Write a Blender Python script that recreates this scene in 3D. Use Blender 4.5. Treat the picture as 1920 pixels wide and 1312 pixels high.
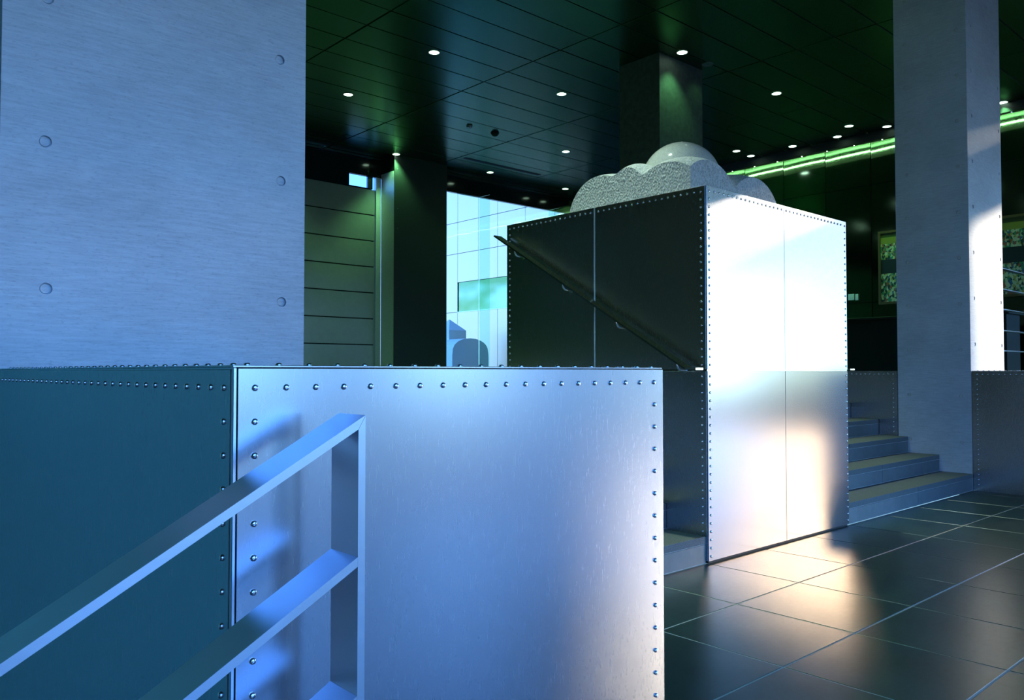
import bpy, bmesh, math, random
from mathutils import Vector, Matrix
random.seed(7)
scene = bpy.context.scene
for o in list(bpy.data.objects):
    bpy.data.objects.remove(o)

# ------------------------------------------------------------------ camera
F = 1511.6                      # focal length in pixels of the 1920 px frame
PITCH, YAW, EYE = math.radians(1.55), math.radians(-41.98), 1.209
cam_data = bpy.data.cameras.new('camera')
cam_data.sensor_width = 36.0
cam_data.lens = F / 1920 * 36.0
cam_data.clip_start = 0.02
cam_data.clip_end = 300
cam = bpy.data.objects.new('camera', cam_data)
scene.collection.objects.link(cam)
cam.location = (0, 0, EYE)
cam.rotation_euler = (math.pi / 2 + PITCH, 0, YAW)
scene.camera = cam

# ------------------------------------------------------------------ sky, sun, exposure
SUN_EL = math.radians(16)
SUN_AZ = Vector((0.89, -0.456, 0)).normalized()      # horizontal direction towards the sun
world = bpy.data.worlds.new('world')
scene.world = world
world.use_nodes = True
wn, wl = world.node_tree.nodes, world.node_tree.links
wn.clear()
sky = wn.new('ShaderNodeTexSky')
sky.sky_type = 'NISHITA'
sky.sun_disc = False
sky.sun_elevation = SUN_EL
sky.sun_rotation = math.atan2(SUN_AZ.x, SUN_AZ.y)
sky.air_density = 1.0
sky.dust_density = 0.6
sky.ozone_density = 2.5
tint = wn.new('ShaderNodeMix')
tint.data_type = 'RGBA'
tint.blend_type = 'MULTIPLY'
tint.inputs['Factor'].default_value = 1.0
tint.inputs[7].default_value = (0.30, 0.74, 1.70, 1)
bg = wn.new('ShaderNodeBackground')
bg.inputs['Strength'].default_value = 0.5
wo = wn.new('ShaderNodeOutputWorld')
wl.new(sky.outputs[0], tint.inputs[6])
wl.new(tint.outputs[2], bg.inputs['Color'])
wl.new(bg.outputs[0], wo.inputs[0])

sun_data = bpy.data.lights.new('sun', 'SUN')
sun_data.energy = 4.5
sun_data.angle = math.radians(2.0)
sun_data.color = (1.0, 0.88, 0.70)
sun = bpy.data.objects.new('sun', sun_data)
scene.collection.objects.link(sun)
sun_dir = Vector((SUN_AZ.x * math.cos(SUN_EL), SUN_AZ.y * math.cos(SUN_EL), math.sin(SUN_EL)))
sun.rotation_euler = sun_dir.to_track_quat('Z', 'Y').to_euler()
sun.location = (14, -6, 8)

vs = scene.view_settings
vs.view_transform = 'Standard'
vs.look = 'None'
vs.exposure = 0.6
vs.gamma = 1.0
vs.use_curve_mapping = False
LAMP = (0.26, 1.0, 0.36)        # the fluorescent downlights photograph green
LAMP_W = 40.0

# ------------------------------------------------------------------ pixel -> place
def ray(px, py):
    x, y, z = (px - 960) / F, -(py - 656) / F, 1.0
    zz = z * math.cos(PITCH) - y * math.sin(PITCH)
    yy = z * math.sin(PITCH) + y * math.cos(PITCH)
    c, s = math.cos(-YAW), math.sin(-YAW)
    return c * x + s * zz, -s * x + c * zz, yy
def onz(px, py, h):
    r = ray(px, py); t = (h - EYE) / r[2]; return Vector((r[0] * t, r[1] * t, h))
def onX(px, py, X):
    r = ray(px, py); t = X / r[0]; return Vector((X, r[1] * t, EYE + r[2] * t))
def onY(px, py, Y):
    r = ray(px, py); t = Y / r[1]; return Vector((r[0] * t, Y, EYE + r[2] * t))

# ------------------------------------------------------------------ materials
MATS = {}
def new_mat(name):
    m = bpy.data.materials.new(name); m.use_nodes = True
    MATS[name] = m
    nt = m.node_tree
    return m, nt, nt.nodes['Principled BSDF']
def node(nt, t, **kw):
    n = nt.nodes.new(t)
    for k, v in kw.items():
        setattr(n, k, v)
    return n
def coords(nt, scale=(1, 1, 1), obj=False):
    tc = node(nt, 'ShaderNodeTexCoord')
    mp = node(nt, 'ShaderNodeMapping')
    mp.inputs['Scale'].default_value = scale
    if obj:
        nt.links.new(tc.outputs['Object'], mp.inputs[0])
    else:
        g = node(nt, 'ShaderNodeNewGeometry')
        nt.links.new(g.outputs['Position'], mp.inputs[0])
    return mp
def noise(nt, mp, scale, detail=4, rough=0.6):
    n = node(nt, 'ShaderNodeTexNoise')
    n.inputs['Scale'].default_value = scale
    n.inputs['Detail'].default_value = detail
    n.inputs['Roughness'].default_value = rough
    nt.links.new(mp.outputs[0], n.inputs['Vector'])
    return n
def ramp(nt, src, stops):
    r = node(nt, 'ShaderNodeValToRGB')
    els = r.color_ramp.elements
    while len(els) < len(stops):
        els.new(0.5)
    for e, (p, c) in zip(els, stops):
        e.position = p
        e.color = (*c, 1) if len(c) == 3 else c
    nt.links.new(src, r.inputs[0])
    return r
def g(v): return (v, v, v)
def bump(nt, bsdf, src, strength, dist):
    b = node(nt, 'ShaderNodeBump')
    b.inputs['Strength'].default_value = strength
    b.inputs['Distance'].default_value = dist
    nt.links.new(src, b.inputs['Height'])
    nt.links.new(b.outputs[0], bsdf.inputs['Normal'])

def metal(name, col, rough, grain=(60, 60, 6), var=0.03, bstr=0.004, big=0.0):
    m, nt, b = new_mat(name)
    b.inputs['Metallic'].default_value = 1.0
    n = noise(nt, coords(nt, grain), 6.0, 5, 0.7)
    r = ramp(nt, n.outputs['Fac'], [(0.25, g(max(0.02, rough - var))), (0.75, g(rough + var))])
    nt.links.new(r.outputs[0], b.inputs['Roughness'])
    c = ramp(nt, n.outputs['Fac'], [(0.2, tuple(v * 0.965 for v in col)), (0.8, col)])
    nt.links.new(c.outputs[0], b.inputs['Base Color'])
    if bstr:
        bump(nt, b, n.outputs['Fac'], bstr, 0.002)
    return m
metal('aluminium', (0.55, 0.54, 0.55), 0.27, (60, 60, 6), 0.008, 0.0)
metal('aluminium_shaded', (0.27, 0.255, 0.27), 0.19, (60, 60, 6), 0.006, 0.0)  # lower pedestal sheets, colour darkened for their weaker reflection
metal('handrail_steel', (0.34, 0.36, 0.35), 0.18, (60, 4, 60), 0.03, 0.0)
metal('aluminium_lit', (0.60, 0.60, 0.60), 0.27, (60, 60, 6), 0.01, 0.0)  # upper pedestal sheets, colour lightened for their bright reflection
metal('rail_steel', (0.70, 0.72, 0.74), 0.32, (4, 60, 60), 0.05, 0.02)
metal('rivet_steel', (0.92, 0.92, 0.92), 0.14, (1, 1, 1), 0.03, 0)
metal('ceiling_metal', (0.09, 0.23, 0.12), 0.26, (3, 40, 40), 0.02, 0.0)
metal('wall_metal', (0.26, 0.30, 0.27), 0.09, (6, 2, 50), 0.02, 0.0)
metal('courtyard_metal', (1.0, 0.56, 0.36), 0.42, (50, 50, 3), 0.06, 0.03)

def plain(name, col, rough=0.6, metallic=0.0, nscale=40, var=0.12, bstr=0.0):
    m, nt, b = new_mat(name)
    n = noise(nt, coords(nt), nscale, 4)
    c = ramp(nt, n.outputs['Fac'], [(0.3, tuple(v * (1 - var) for v in col)), (0.7, tuple(min(1, v * (1 + var)) for v in col))])
    nt.links.new(c.outputs[0], b.inputs['Base Color'])
    b.inputs['Roughness'].default_value = rough
    b.inputs['Metallic'].default_value = metallic
    if bstr:
        bump(nt, b, n.outputs['Fac'], bstr, 0.004)
    return m
plain('dark_joint', (0.012, 0.013, 0.013), 0.6)
plain('grout', (0.62, 0.60, 0.54), 0.8, var=0.06)
plain('black_counter', (0.006, 0.007, 0.008), 0.35)
plain('black_fascia', (0.010, 0.012, 0.013), 0.12)
plain('green_lit_plaster', (0.22, 0.62, 0.28), 0.7)  # green lamp light put into the unseen back wall's colour
plain('teal_bounce', (0.26, 0.58, 0.44), 0.7)  # teal light put into the colour of an added wall
plain('daylit_cladding', (0.72, 0.66, 0.70), 0.45, 0.2)  # pale pink stands for daylight falling on the side face and jamb
plain('shaded_concrete', (0.09, 0.10, 0.09), 0.6, nscale=12, var=0.25)  # concrete darkened in colour for the shade on the middle pillar
plain('shutter_metal', (0.50, 0.47, 0.42), 0.28, 0.55, nscale=8, var=0.05)
plain('bounce_white', (0.82, 0.82, 0.80), 0.6, var=0.04)
plain('dark_cladding', (0.04, 0.045, 0.042), 0.4)
plain('light_strip', (0.75, 0.75, 0.72), 0.35, 0.3)
plain('courtyard_paving', (0.55, 0.52, 0.48), 0.8, nscale=3, var=0.1)
plain('paving', (0.07, 0.07, 0.07), 0.8, nscale=3, var=0.2)
plain('white_plastic', (0.75, 0.75, 0.72), 0.4, var=0.03)
plain('black_rubber', (0.01, 0.01, 0.01), 0.5)
plain('lamp_housing', (0.25, 0.26, 0.25), 0.35, 0.8)
plain('frame_wood', (0.10, 0.055, 0.02), 0.45)
plain('white_stone', (0.95, 0.80, 0.66), 0.75, nscale=60, var=0.15, bstr=0.3)

# concrete with fine horizontal board grain, cloudy stains
m, nt, b = new_mat('concrete')
mpg = coords(nt, (2.2, 2.2, 30)); n1 = noise(nt, mpg, 4.0, 8, 0.72)
mps = coords(nt, (1.0, 1.0, 1.4)); n2 = noise(nt, mps, 1.7, 5, 0.6)
mpp = coords(nt, (1, 1, 3)); n3 = noise(nt, mpp, 60, 3, 0.6)
c1 = ramp(nt, n1.outputs['Fac'], [(0.30, g(0.55)), (0.62, g(0.72))])
c2 = ramp(nt, n2.outputs['Fac'], [(0.30, g(0.86)), (0.70, g(1.08))])
c3 = ramp(nt, n3.outputs['Fac'], [(0.30, g(0.62)), (0.45, g(1.0))])
mx = node(nt, 'ShaderNodeMix', data_type='RGBA', blend_type='MULTIPLY'); mx.inputs[0].default_value = 1
mx2 = node(nt, 'ShaderNodeMix', data_type='RGBA', blend_type='MULTIPLY'); mx2.inputs[0].default_value = 0.45
nt.links.new(c1.outputs[0], mx.inputs[6]); nt.links.new(c2.outputs[0], mx.inputs[7])
nt.links.new(mx.outputs[2], mx2.inputs[6]); nt.links.new(c3.outputs[0], mx2.inputs[7])
nt.links.new(mx2.outputs[2], b.inputs['Base Color'])
b.inputs['Roughness'].default_value = 0.55
bump(nt, b, n1.outputs['Fac'], 0.25, 0.004)

# polished dark slate tiles, scuffed
def slate(name, lo, hi, r0, r1):
    m, nt, b = new_mat(name)
    n1 = noise(nt, coords(nt), 3.0, 8, 0.72)
    n2 = noise(nt, coords(nt, (1, 2, 1)), 26.0, 8, 0.8)
    c = ramp(nt, n1.outputs['Fac'], [(0.3, lo), (0.72, hi)])
    nt.links.new(c.outputs[0], b.inputs['Base Color'])
    r = ramp(nt, n2.outputs['Fac'], [(0.3, g(r0)), (0.75, g(r1))])
    nt.links.new(r.outputs[0], b.inputs['Roughness'])
    b.inputs['IOR'].default_value = 1.85
slate('slate', (0.012, 0.034, 0.022), (0.042, 0.085, 0.060), 0.27, 0.36)
slate('riser_slate', (0.10, 0.12, 0.12), (0.17, 0.19, 0.19), 0.45, 0.6)
m, nt, b = new_mat('tread_stone')
n1 = noise(nt, coords(nt), 180, 3, 0.7)
c = ramp(nt, n1.outputs['Fac'], [(0.3, (0.07, 0.08, 0.075)), (0.68, (0.26, 0.26, 0.24))])
nt.links.new(c.outputs[0], b.inputs['Base Color']); b.inputs['Roughness'].default_value = 0.75
bump(nt, b, n1.outputs['Fac'], 0.5, 0.003)

# granite
def granite(name, rough, bstr, lo, hi):
    m, nt, b = new_mat(name)
    n1 = noise(nt, coords(nt), 75, 4, 0.75)
    v = node(nt, 'ShaderNodeTexVoronoi'); v.inputs['Scale'].default_value = 95
    mp = coords(nt, (1, 1, 0.55)); nt.links.new(mp.outputs[0], v.inputs['Vector'])
    c = ramp(nt, n1.outputs['Fac'], [(0.33, lo), (0.58, hi)])
    nt.links.new(c.outputs[0], b.inputs['Base Color'])
    b.inputs['Roughness'].default_value = rough
    if bstr:
        bump(nt, b, v.outputs['Distance'], bstr, 0.012)
granite('rough_granite', 0.8, 0.9, (0.42, 0.44, 0.44), (0.86, 0.88, 0.87))
granite('polished_granite', 0.10, 0.0, (0.52, 0.54, 0.52), (0.70, 0.72, 0.70))

def emit(name, col, strength):
    m, nt, b = new_mat(name)
    b.inputs['Base Color'].default_value = (0.8, 0.8, 0.8, 1)
    b.inputs['Emission Color'].default_value = (*col, 1)
    b.inputs['Emission Strength'].default_value = strength
emit('lamp_glow', (0.62, 1.0, 0.72), 6.0)
emit('tube_glow', (0.40, 1.0, 0.35), 60.0)

def glass(name, col, ior=1.35):
    m, nt, b = new_mat(name)
    out = nt.nodes['Material Output']
    nt.nodes.remove(b)
    tr = node(nt, 'ShaderNodeBsdfTransparent'); tr.inputs[0].default_value = (*col, 1)
    gl = node(nt, 'ShaderNodeBsdfGlossy'); gl.inputs['Roughness'].default_value = 0.0
    fr = node(nt, 'ShaderNodeFresnel'); fr.inputs['IOR'].default_value = ior
    mxs = node(nt, 'ShaderNodeMixShader')
    nt.links.new(fr.outputs[0], mxs.inputs[0]); nt.links.new(tr.outputs[0], mxs.inputs[1]); nt.links.new(gl.outputs[0], mxs.inputs[2])
    nt.links.new(mxs.outputs[0], out.inputs['Surface'])
glass('clear_glass', (0.95, 0.985, 0.965))
glass('sun_dim_glass', (0.52, 0.47, 0.40), 1.2)
glass('upper_sun_dim_glass', (0.22, 0.22, 0.22), 1.2)
glass('fin_glass', (0.80, 0.94, 0.88), 1.06)
m, nt, b = new_mat('green_window')
b.inputs['Base Color'].default_value = (0.10, 0.22, 0.10, 1)
b.inputs['Roughness'].default_value = 0.06
b.inputs['Metallic'].default_value = 0.6
n1 = noise(nt, coords(nt, (0.3, 0.5, 1.2)), 1.2, 2)
c = ramp(nt, n1.outputs['Fac'], [(0.35, (0.22, 0.26, 0.06)), (0.65, (0.50, 0.48, 0.26))])
nt.links.new(c.outputs[0], b.inputs['Base Color'])

# the painting: bands of small many-coloured shapes (flat print)
m, nt, b = new_mat('painting')
tc = node(nt, 'ShaderNodeTexCoord'); sp = node(nt, 'ShaderNodeSeparateXYZ')
nt.links.new(tc.outputs['Object'], sp.inputs[0])
v = node(nt, 'ShaderNodeTexVoronoi'); v.inputs['Scale'].default_value = 20.0
mp = node(nt, 'ShaderNodeMapping'); mp.inputs['Scale'].default_value = (1, 1.6, 1)
nt.links.new(tc.outputs['Object'], mp.inputs[0]); nt.links.new(mp.outputs[0], v.inputs['Vector'])
sep = node(nt, 'ShaderNodeSeparateColor'); nt.links.new(v.outputs['Color'], sep.inputs[0])
spots = ramp(nt, sep.outputs[0], [(0.0, (0.02, 0.03, 0.03)), (0.2, (0.35, 0.30, 0.08)), (0.34, (0.04, 0.10, 0.22)), (0.46, (0.45, 0.45, 0.30)), (0.6, (0.30, 0.08, 0.04)), (0.72, (0.05, 0.20, 0.10)), (0.85, (0.55, 0.50, 0.35))])
spots.color_ramp.interpolation = 'CONSTANT'
mr = node(nt, 'ShaderNodeMapRange'); mr.inputs[1].default_value = -0.75; mr.inputs[2].default_value = 0.75
nt.links.new(sp.outputs['Z'], mr.inputs[0])
bandc = ramp(nt, mr.outputs[0], [(0.0, (0.1, 0.1, 0.05)), (0.42, (0.01, 0.015, 0.02)), (0.62, (0.02, 0.025, 0.01)), (0.80, (0.25, 0.22, 0.03)), (0.88, (0.06, 0.07, 0.01)), (0.94, (0.32, 0.30, 0.04))])
bandc.color_ramp.interpolation = 'CONSTANT'
bandm = ramp(nt, mr.outputs[0], [(0.0, g(1)), (0.42, g(0)), (0.60, g(1)), (0.80, g(0))])
bandm.color_ramp.interpolation = 'CONSTANT'
mx = node(nt, 'ShaderNodeMix', data_type='RGBA')
nt.links.new(bandm.outputs[0], mx.inputs[0]); nt.links.new(bandc.outputs[0], mx.inputs[6]); nt.links.new(spots.outputs[0], mx.inputs[7])
nt.links.new(mx.outputs[2], b.inputs['Base Color']); b.inputs['Roughness'].default_value = 0.5

# ------------------------------------------------------------------ builders
C = scene.collection
def link(name, me, mat, parent=None, loc=None, rot=None):
    o = bpy.data.objects.new(name, me)
    C.objects.link(o)
    if mat and not me.materials:
        me.materials.append(MATS[mat])
    if parent: o.parent = parent
    if loc is not None: o.location = loc
    if rot is not None: o.rotation_euler = rot
    return o
def mesh_of(bm, name, smooth=False):
    me = bpy.data.meshes.new(name)
    bmesh.ops.recalc_face_normals(bm, faces=bm.faces)
    bm.to_mesh(me); bm.free()
    if smooth:
        for p in me.polygons: p.use_smooth = True
    return me
def add_box(bm, a, b, bev=0.0):
    r = bmesh.ops.create_cube(bm, size=1.0)
    c = [(a[i] + b[i]) / 2 for i in range(3)]; s = [abs(b[i] - a[i]) for i in range(3)]
    for v in r['verts']:
        v.co = Vector((c[i] + v.co[i] * s[i] for i in range(3)))
    if bev:
        es = list({e for v in r['verts'] for e in v.link_edges})
        bmesh.ops.bevel(bm, geom=es, offset=bev, segments=1, affect='EDGES', profile=0.5)
def box(name, a, b, mat, parent=None, bev=0.0):
    """box with its origin at the middle of its base; a, b are world corners (parent must sit at the origin or be None)"""
    bm = bmesh.new()
    base = Vector(((a[0] + b[0]) / 2, (a[1] + b[1]) / 2, min(a[2], b[2])))
    add_box(bm, Vector(a) - base, Vector(b) - base, bev)
    o = link(name, mesh_of(bm, name), mat, parent)
    o.location = base - wloc(parent)
    return o
def wloc(p):
    v = Vector((0, 0, 0))
    while p is not None:
        v += Vector(p.location); p = p.parent
    return v
def tag(o, label=None, cat=None, group=None, kind=None):
    if label: o['label'] = label
    if cat: o['category'] = cat
    if group: o['group'] = group
    if kind: o['kind'] = kind
    return o
def thing(name, loc, label, cat, group=None, kind=None):
    o = bpy.data.objects.new(name, None)
    C.objects.link(o); o.location = loc; o.empty_display_size = 0.1
    return tag(o, label, cat, group, kind)
def prism(name, pts, axis, t0, t1, mat, parent=None, base=None):
    """polygon pts (2D) extruded along axis from t0 to t1, world coordinates"""
    bm = bmesh.new()
    def mk(p, t):
        return {'x': (t, p[0], p[1]), 'y': (p[0], t, p[1]), 'z': (p[0], p[1], t)}[axis]
    base = Vector(base) if base is not None else Vector(mk(pts[0], t0))
    A = [bm.verts.new(Vector(mk(p, t0)) - base) for p in pts]
    B = [bm.verts.new(Vector(mk(p, t1)) - base) for p in pts]
    bm.faces.new(A); bm.faces.new(B[::-1])
    for i in range(len(pts)):
        j = (i + 1) % len(pts)
        bm.faces.new((A[i], B[i], B[j], A[j]))
    o = link(name, mesh_of(bm, name), mat, parent)
    o.location = base - wloc(parent)
    return o
def tube(name, pts, r, mat, parent=None, n=10):
    base = Vector(pts[0]); bm = bmesh.new(); rings = []
    P = [Vector(p) - base for p in pts]
    for i, p in enumerate(P):
        d = (P[min(i + 1, len(P) - 1)] - P[max(i - 1, 0)]).normalized()
        q = d.to_track_quat('Z', 'Y')
        rings.append([bm.verts.new(p + q @ Vector((r * math.cos(2 * math.pi * k / n), r * math.sin(2 * math.pi * k / n), 0))) for k in range(n)])
    for a, b_ in zip(rings, rings[1:]):
        for k in range(n):
            bm.faces.new((a[k], a[(k + 1) % n], b_[(k + 1) % n], b_[k]))
    bm.faces.new(rings[0][::-1]); bm.faces.new(rings[-1])
    o = link(name, mesh_of(bm, name, True), mat, parent)
    o.location = base - wloc(parent)
    return o

def rivet_mesh(r, h):
    bm = bmesh.new()
    prof = [(1.0, 0.0), (0.98, 0.35), (0.82, 0.72), (0.5, 0.93)]
    n = 10; rings = []
    for pr, pz in prof:
        rings.append([bm.verts.new((r * pr * math.cos(2 * math.pi * k / n), r * pr * math.sin(2 * math.pi * k / n), h * pz)) for k in range(n)])
    for a, b_ in zip(rings, rings[1:]):
        for k in range(n):
            bm.faces.new((a[k], a[(k + 1) % n], b_[(k + 1) % n], b_[k]))
    top = bm.verts.new((0, 0, h))
    for k in range(n):
        bm.faces.new((rings[-1][k], rings[-1][(k + 1) % n], top))
    me = mesh_of(bm, 'rivet', True)
    me.materials.append(MATS['rivet_steel'])
    return me
RIVET_NEAR = rivet_mesh(0.0052, 0.0042)
RIVET = rivet_mesh(0.0080, 0.0065)
ROT = {'-x': (0, -math.pi / 2, 0), '+x': (0, math.pi / 2, 0), '-y': (math.pi / 2, 0, 0), '+y': (-math.pi / 2, 0, 0), '+z': (0, 0, 0)}
def rivets(parent, p0, p1, facing, me, pitch=0.0508, skip_first=False, skip_last=False):
    p0, p1 = Vector(p0), Vector(p1)
    n = max(1, round((p1 - p0).length / pitch))
    for i in range(n + 1):
        if (i == 0 and skip_first) or (i == n and skip_last): continue
        o = link('rivet', me, None, parent)
        o.location = p0.lerp(p1, i / n) - wloc(parent)
        o.rotation_euler = ROT[facing]

# ------------------------------------------------------------------ key dimensions (metres)
PX0, PX1, PY0, PY1, PH = 4.34, 6.245, 2.97, 4.885, 2.40      # pedestal
SEAM = 1.219
LX0, LX1 = 0.49, 1.535                                       # left pillar and plinth
RX0, RX1 = 9.00, 10.02                                       # right pillar and plinth
PILD = 0.73
CEIL = 5.68
UP = 1.20                                                    # upper floor level
EX, WX, SY, NY = 15.6, -7.0, -3.5, 14.42                     # room
FX, FY = 3.2, -1.2                                           # the entrance front steps back here
NSTEP, TREAD = 7, 0.316
RISE = UP / NSTEP
LPYB = 3.72
STY = 2.985                                                  # first riser

# ------------------------------------------------------------------ floor
floor = box('floor', (0.62, SY, -0.25), (EX, STY, -0.0016), 'grout')
tag(floor, 'dark polished slate floor with pale joints', kind='structure')
TX, TY, TW = 3.06, 2.365, 0.64
tm = {}
def tile(x0, x1, y0, y1):
    k = (round(x1 - x0, 3), round(y1 - y0, 3))
    if k not in tm:
        bm = bmesh.new()
        add_box(bm, (-k[0] / 2, -k[1] / 2, -0.02), (k[0] / 2, k[1] / 2, 0.0), 0.0015)
        tm[k] = mesh_of(bm, 'tile'); tm[k].materials.append(MATS['slate'])
    o = link('tile', tm[k], None, floor)
    o.location = Vector(((x0 + x1) / 2, (y0 + y1) / 2, random.uniform(-0.0004, 0.0004))) - wloc(floor)
gap = 0.0045
xs = [TX + TW * i for i in range(-4, 21)]
ys = [TY + 0.628 * j for j in range(-11, 2)]
for x in xs:
    for y in ys:
        x0, x1 = max(x, 0.62), min(x + TW, EX)
        y0, y1 = max(y, SY), min(y + 0.628, STY)
        if x1 - x0 < 0.05 or y1 - y0 < 0.05: continue
        if x0 > LX0 - .1 and x1 < LX1 - .1 and y0 > 1.2: continue
        tile(x0 + gap, x1 - gap, y0 + gap, y1 - gap)

up = box('floor_upper', (RX0 + 0.02, 3.74, -0.2), (EX, NY, UP), 'riser_slate')
tag(up, 'raised upper floor of the lobby', kind='structure')
up2 = box('floor_landing', (WX, STY + TREAD * (NSTEP - 1), -0.2), (RX0 + 0.02, NY, UP), 'riser_slate')
tag(up2, 'raised upper floor behind the pedestal', kind='structure')
up3 = box('floor_gallery', (RX1 + 0.02, 3.2, -0.2), (EX, 3.74, UP), 'riser_slate')
tag(up3, 'edge of the upper floor right of the pillar', kind='structure')
low = box('floor_lower', (WX, SY, -1.45), (0.62, 4.9, -1.25), 'riser_slate')
tag(low, 'lower floor at the foot of the stair', kind='structure')
cy = box('floor_courtyard', (WX, NY + 0.01, -0.2), (EX + 12, 34, UP - 0.01), 'courtyard_paving')
tag(cy, 'paving of the daylit courtyard', kind='structure')
ground = box('ground', (-60, -80, -0.35), (80, SY - 0.002, -0.02), 'paving')
tag(ground, 'paved forecourt outside', kind='structure')
ground2 = box('ground_side', (EX + 0.4, SY, -0.35), (80, NY, -0.02), 'paving')
tag(ground2, 'paved ground beside the building', kind='structure')

# ------------------------------------------------------------------ ceiling
ceil = box('ceiling', (WX, FY, CEIL + 0.012), (EX, NY, CEIL + 0.3), 'dark_joint')
box('roof_slab', (FX, SY, CEIL + 0.012), (EX, FY - 0.002, CEIL + 0.3), 'dark_joint', ceil)
tag(ceil, 'dark metal plank ceiling', kind='structure')
bm = bmesh.new()
CW, CD = 2.43, 0.552
add_box(bm, (-CW / 2 + 0.012, -CD / 2 + 0.010, 0), (CW / 2 - 0.012, CD / 2 - 0.010, 0.012), 0.002)
plank_me = mesh_of(bm, 'ceiling_plank'); plank_me.materials.append(MATS['ceiling_metal'])
for i in range(-3, 3):
    for j in range(0, 25):
        y = NY - CD * (j + 0.5)
        o = link('ceiling_plank', plank_me, None, ceil)
        o.location = Vector((10.35 + CW * (i + 0.5), y, CEIL + random.uniform(-0.001, 0.001))) - wloc(ceil)
        o.rotation_euler = (random.uniform(-0.002, 0.002), random.uniform(-0.0012, 0.0012), 0)
bm = bmesh.new()
add_box(bm, (10.35 + CW * 2 + 0.35 - 0.34, SY, CEIL - 0.001), (EX, NY, CEIL + 0.011))
add_box(bm, (WX, FY, CEIL), (10.35 - 3 * CW - 0.01, NY, CEIL + 0.011))
add_box(bm, (10.35 - 3 * CW, FY, CEIL), (10.35 + 2 * CW, NY - CD * 25, CEIL + 0.011))
o = link('ceiling_border', mesh_of(bm, 'ceiling_border'), 'ceiling_metal', ceil)
o.location = -wloc(ceil)

# ------------------------------------------------------------------ outer walls
ww = box('wall_left', (WX - 0.3, SY, -1.45), (WX, NY, CEIL), 'concrete'); tag(ww, 'concrete side wall', kind='structure')
ws = box('wall_front', (FX, SY - 0.3, 2.9), (EX, SY, CEIL), 'concrete'); tag(ws, 'concrete beam over the open entrance front', kind='structure')
ws1 = box('wall_front_beam', (WX, FY - 0.3, 3.5), (FX, FY, CEIL), 'concrete'); tag(ws1, 'concrete beam over the opening behind the viewer', kind='structure')
ws2 = box('wall_front_blocker', (WX, FY - 0.3, -1.25), (-1.5, FY, 3.5), 'concrete'); tag(ws2, 'unseen concrete front wall closed beside the opening to block daylight', kind='structure')  # front closed on this side to cut daylight on the right pillar
wc = box('wall_teal_bounce', (WX, LPYB, -1.25), (LX0 + 0.3, LPYB + 0.15, CEIL), 'teal_bounce'); tag(wc, 'unseen teal wall added to be mirrored in the near plinth', kind='structure')  # added so the near plinth's left face reflects teal
wsb = box('wall_daylight_block', (5.2, SY - 0.3, 0), (7.2, SY, 2.9), 'concrete'); tag(wsb, 'unseen concrete wall added in the entrance front to block daylight', kind='structure')  # added to keep daylight off the right pillar's left face
wscr = box('wall_light_blocker', (FX, FY, 0), (FX + 0.15, 0.0, CEIL), 'bounce_white'); tag(wscr, 'unseen white wall added right of the viewer to block daylight', kind='structure')  # added light blocker for the right pillar, white to brighten the near plinth
for x in (FX, RX0):
    p = box('pillar', (x, SY - 0.7, 0), (x + 1.03, SY - 0.3, 2.9), 'concrete')
    tag(p, 'concrete pillar of the entrance front behind the viewer, ' + ('near the stair' if x < 5 else 'towards the side window'), 'pillar', 'entrance pillars')

# ------------------------------------------------------------------ pillars with tie holes
CUT = bmesh.new()
def pillar(name, x0, x1, y0, y1, z0, holes, label, seams=(), group='concrete pillars', mat='concrete'):
    root = thing(name, (x0, y0, z0), label, 'pillar', group)
    body = box('shaft', (x0, y0, z0), (x1, y1, CEIL), mat, root)
    if holes:
        cb = bmesh.new()
        off = wloc(body)
        for (p, face) in holes:
            q = Matrix.Rotation(math.pi / 2, 4, 'X' if face == '-y' else 'Y')
            bmesh.ops.create_cone(cb, cap_ends=True, segments=20, radius1=0.0195, radius2=0.0195, depth=0.024,
                                  matrix=Matrix.Translation(Vector(p) - off) @ q)
        cme = mesh_of(cb, 'cut'); co = bpy.data.objects.new('cut', cme); C.objects.link(co)
        co.location = off
        md = body.modifiers.new('b', 'BOOLEAN'); md.object = co; md.operation = 'DIFFERENCE'; md.solver = 'EXACT'
        bpy.context.view_layer.update()
        dg = bpy.context.evaluated_depsgraph_get()
        me = bpy.data.meshes.new_from_object(body.evaluated_get(dg))
        body.modifiers.clear(); body.data = me
        bpy.data.objects.remove(co)
        for (p, face) in holes:
            bm = bmesh.new()
            bmesh.ops.create_cone(bm, cap_ends=True, segments=16, radius1=0.0165, radius2=0.0150, depth=0.006)
            d = Vector((0, 0.009, 0)) if face == '-y' else Vector((0.009, 0, 0))
            o = link('tie_hole_plug', mesh_of(bm, 'tie_hole_plug'), 'concrete' if face == '-y' else 'grout', root)
            o.location = Vector(p) + d - wloc(root)
            o.rotation_euler = ROT[face]
    for (a, b_) in seams:      # thin ridge left where two shutter boards met
        r = box('shutter_seam', a, b_, 'concrete', root)
    return root

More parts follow.
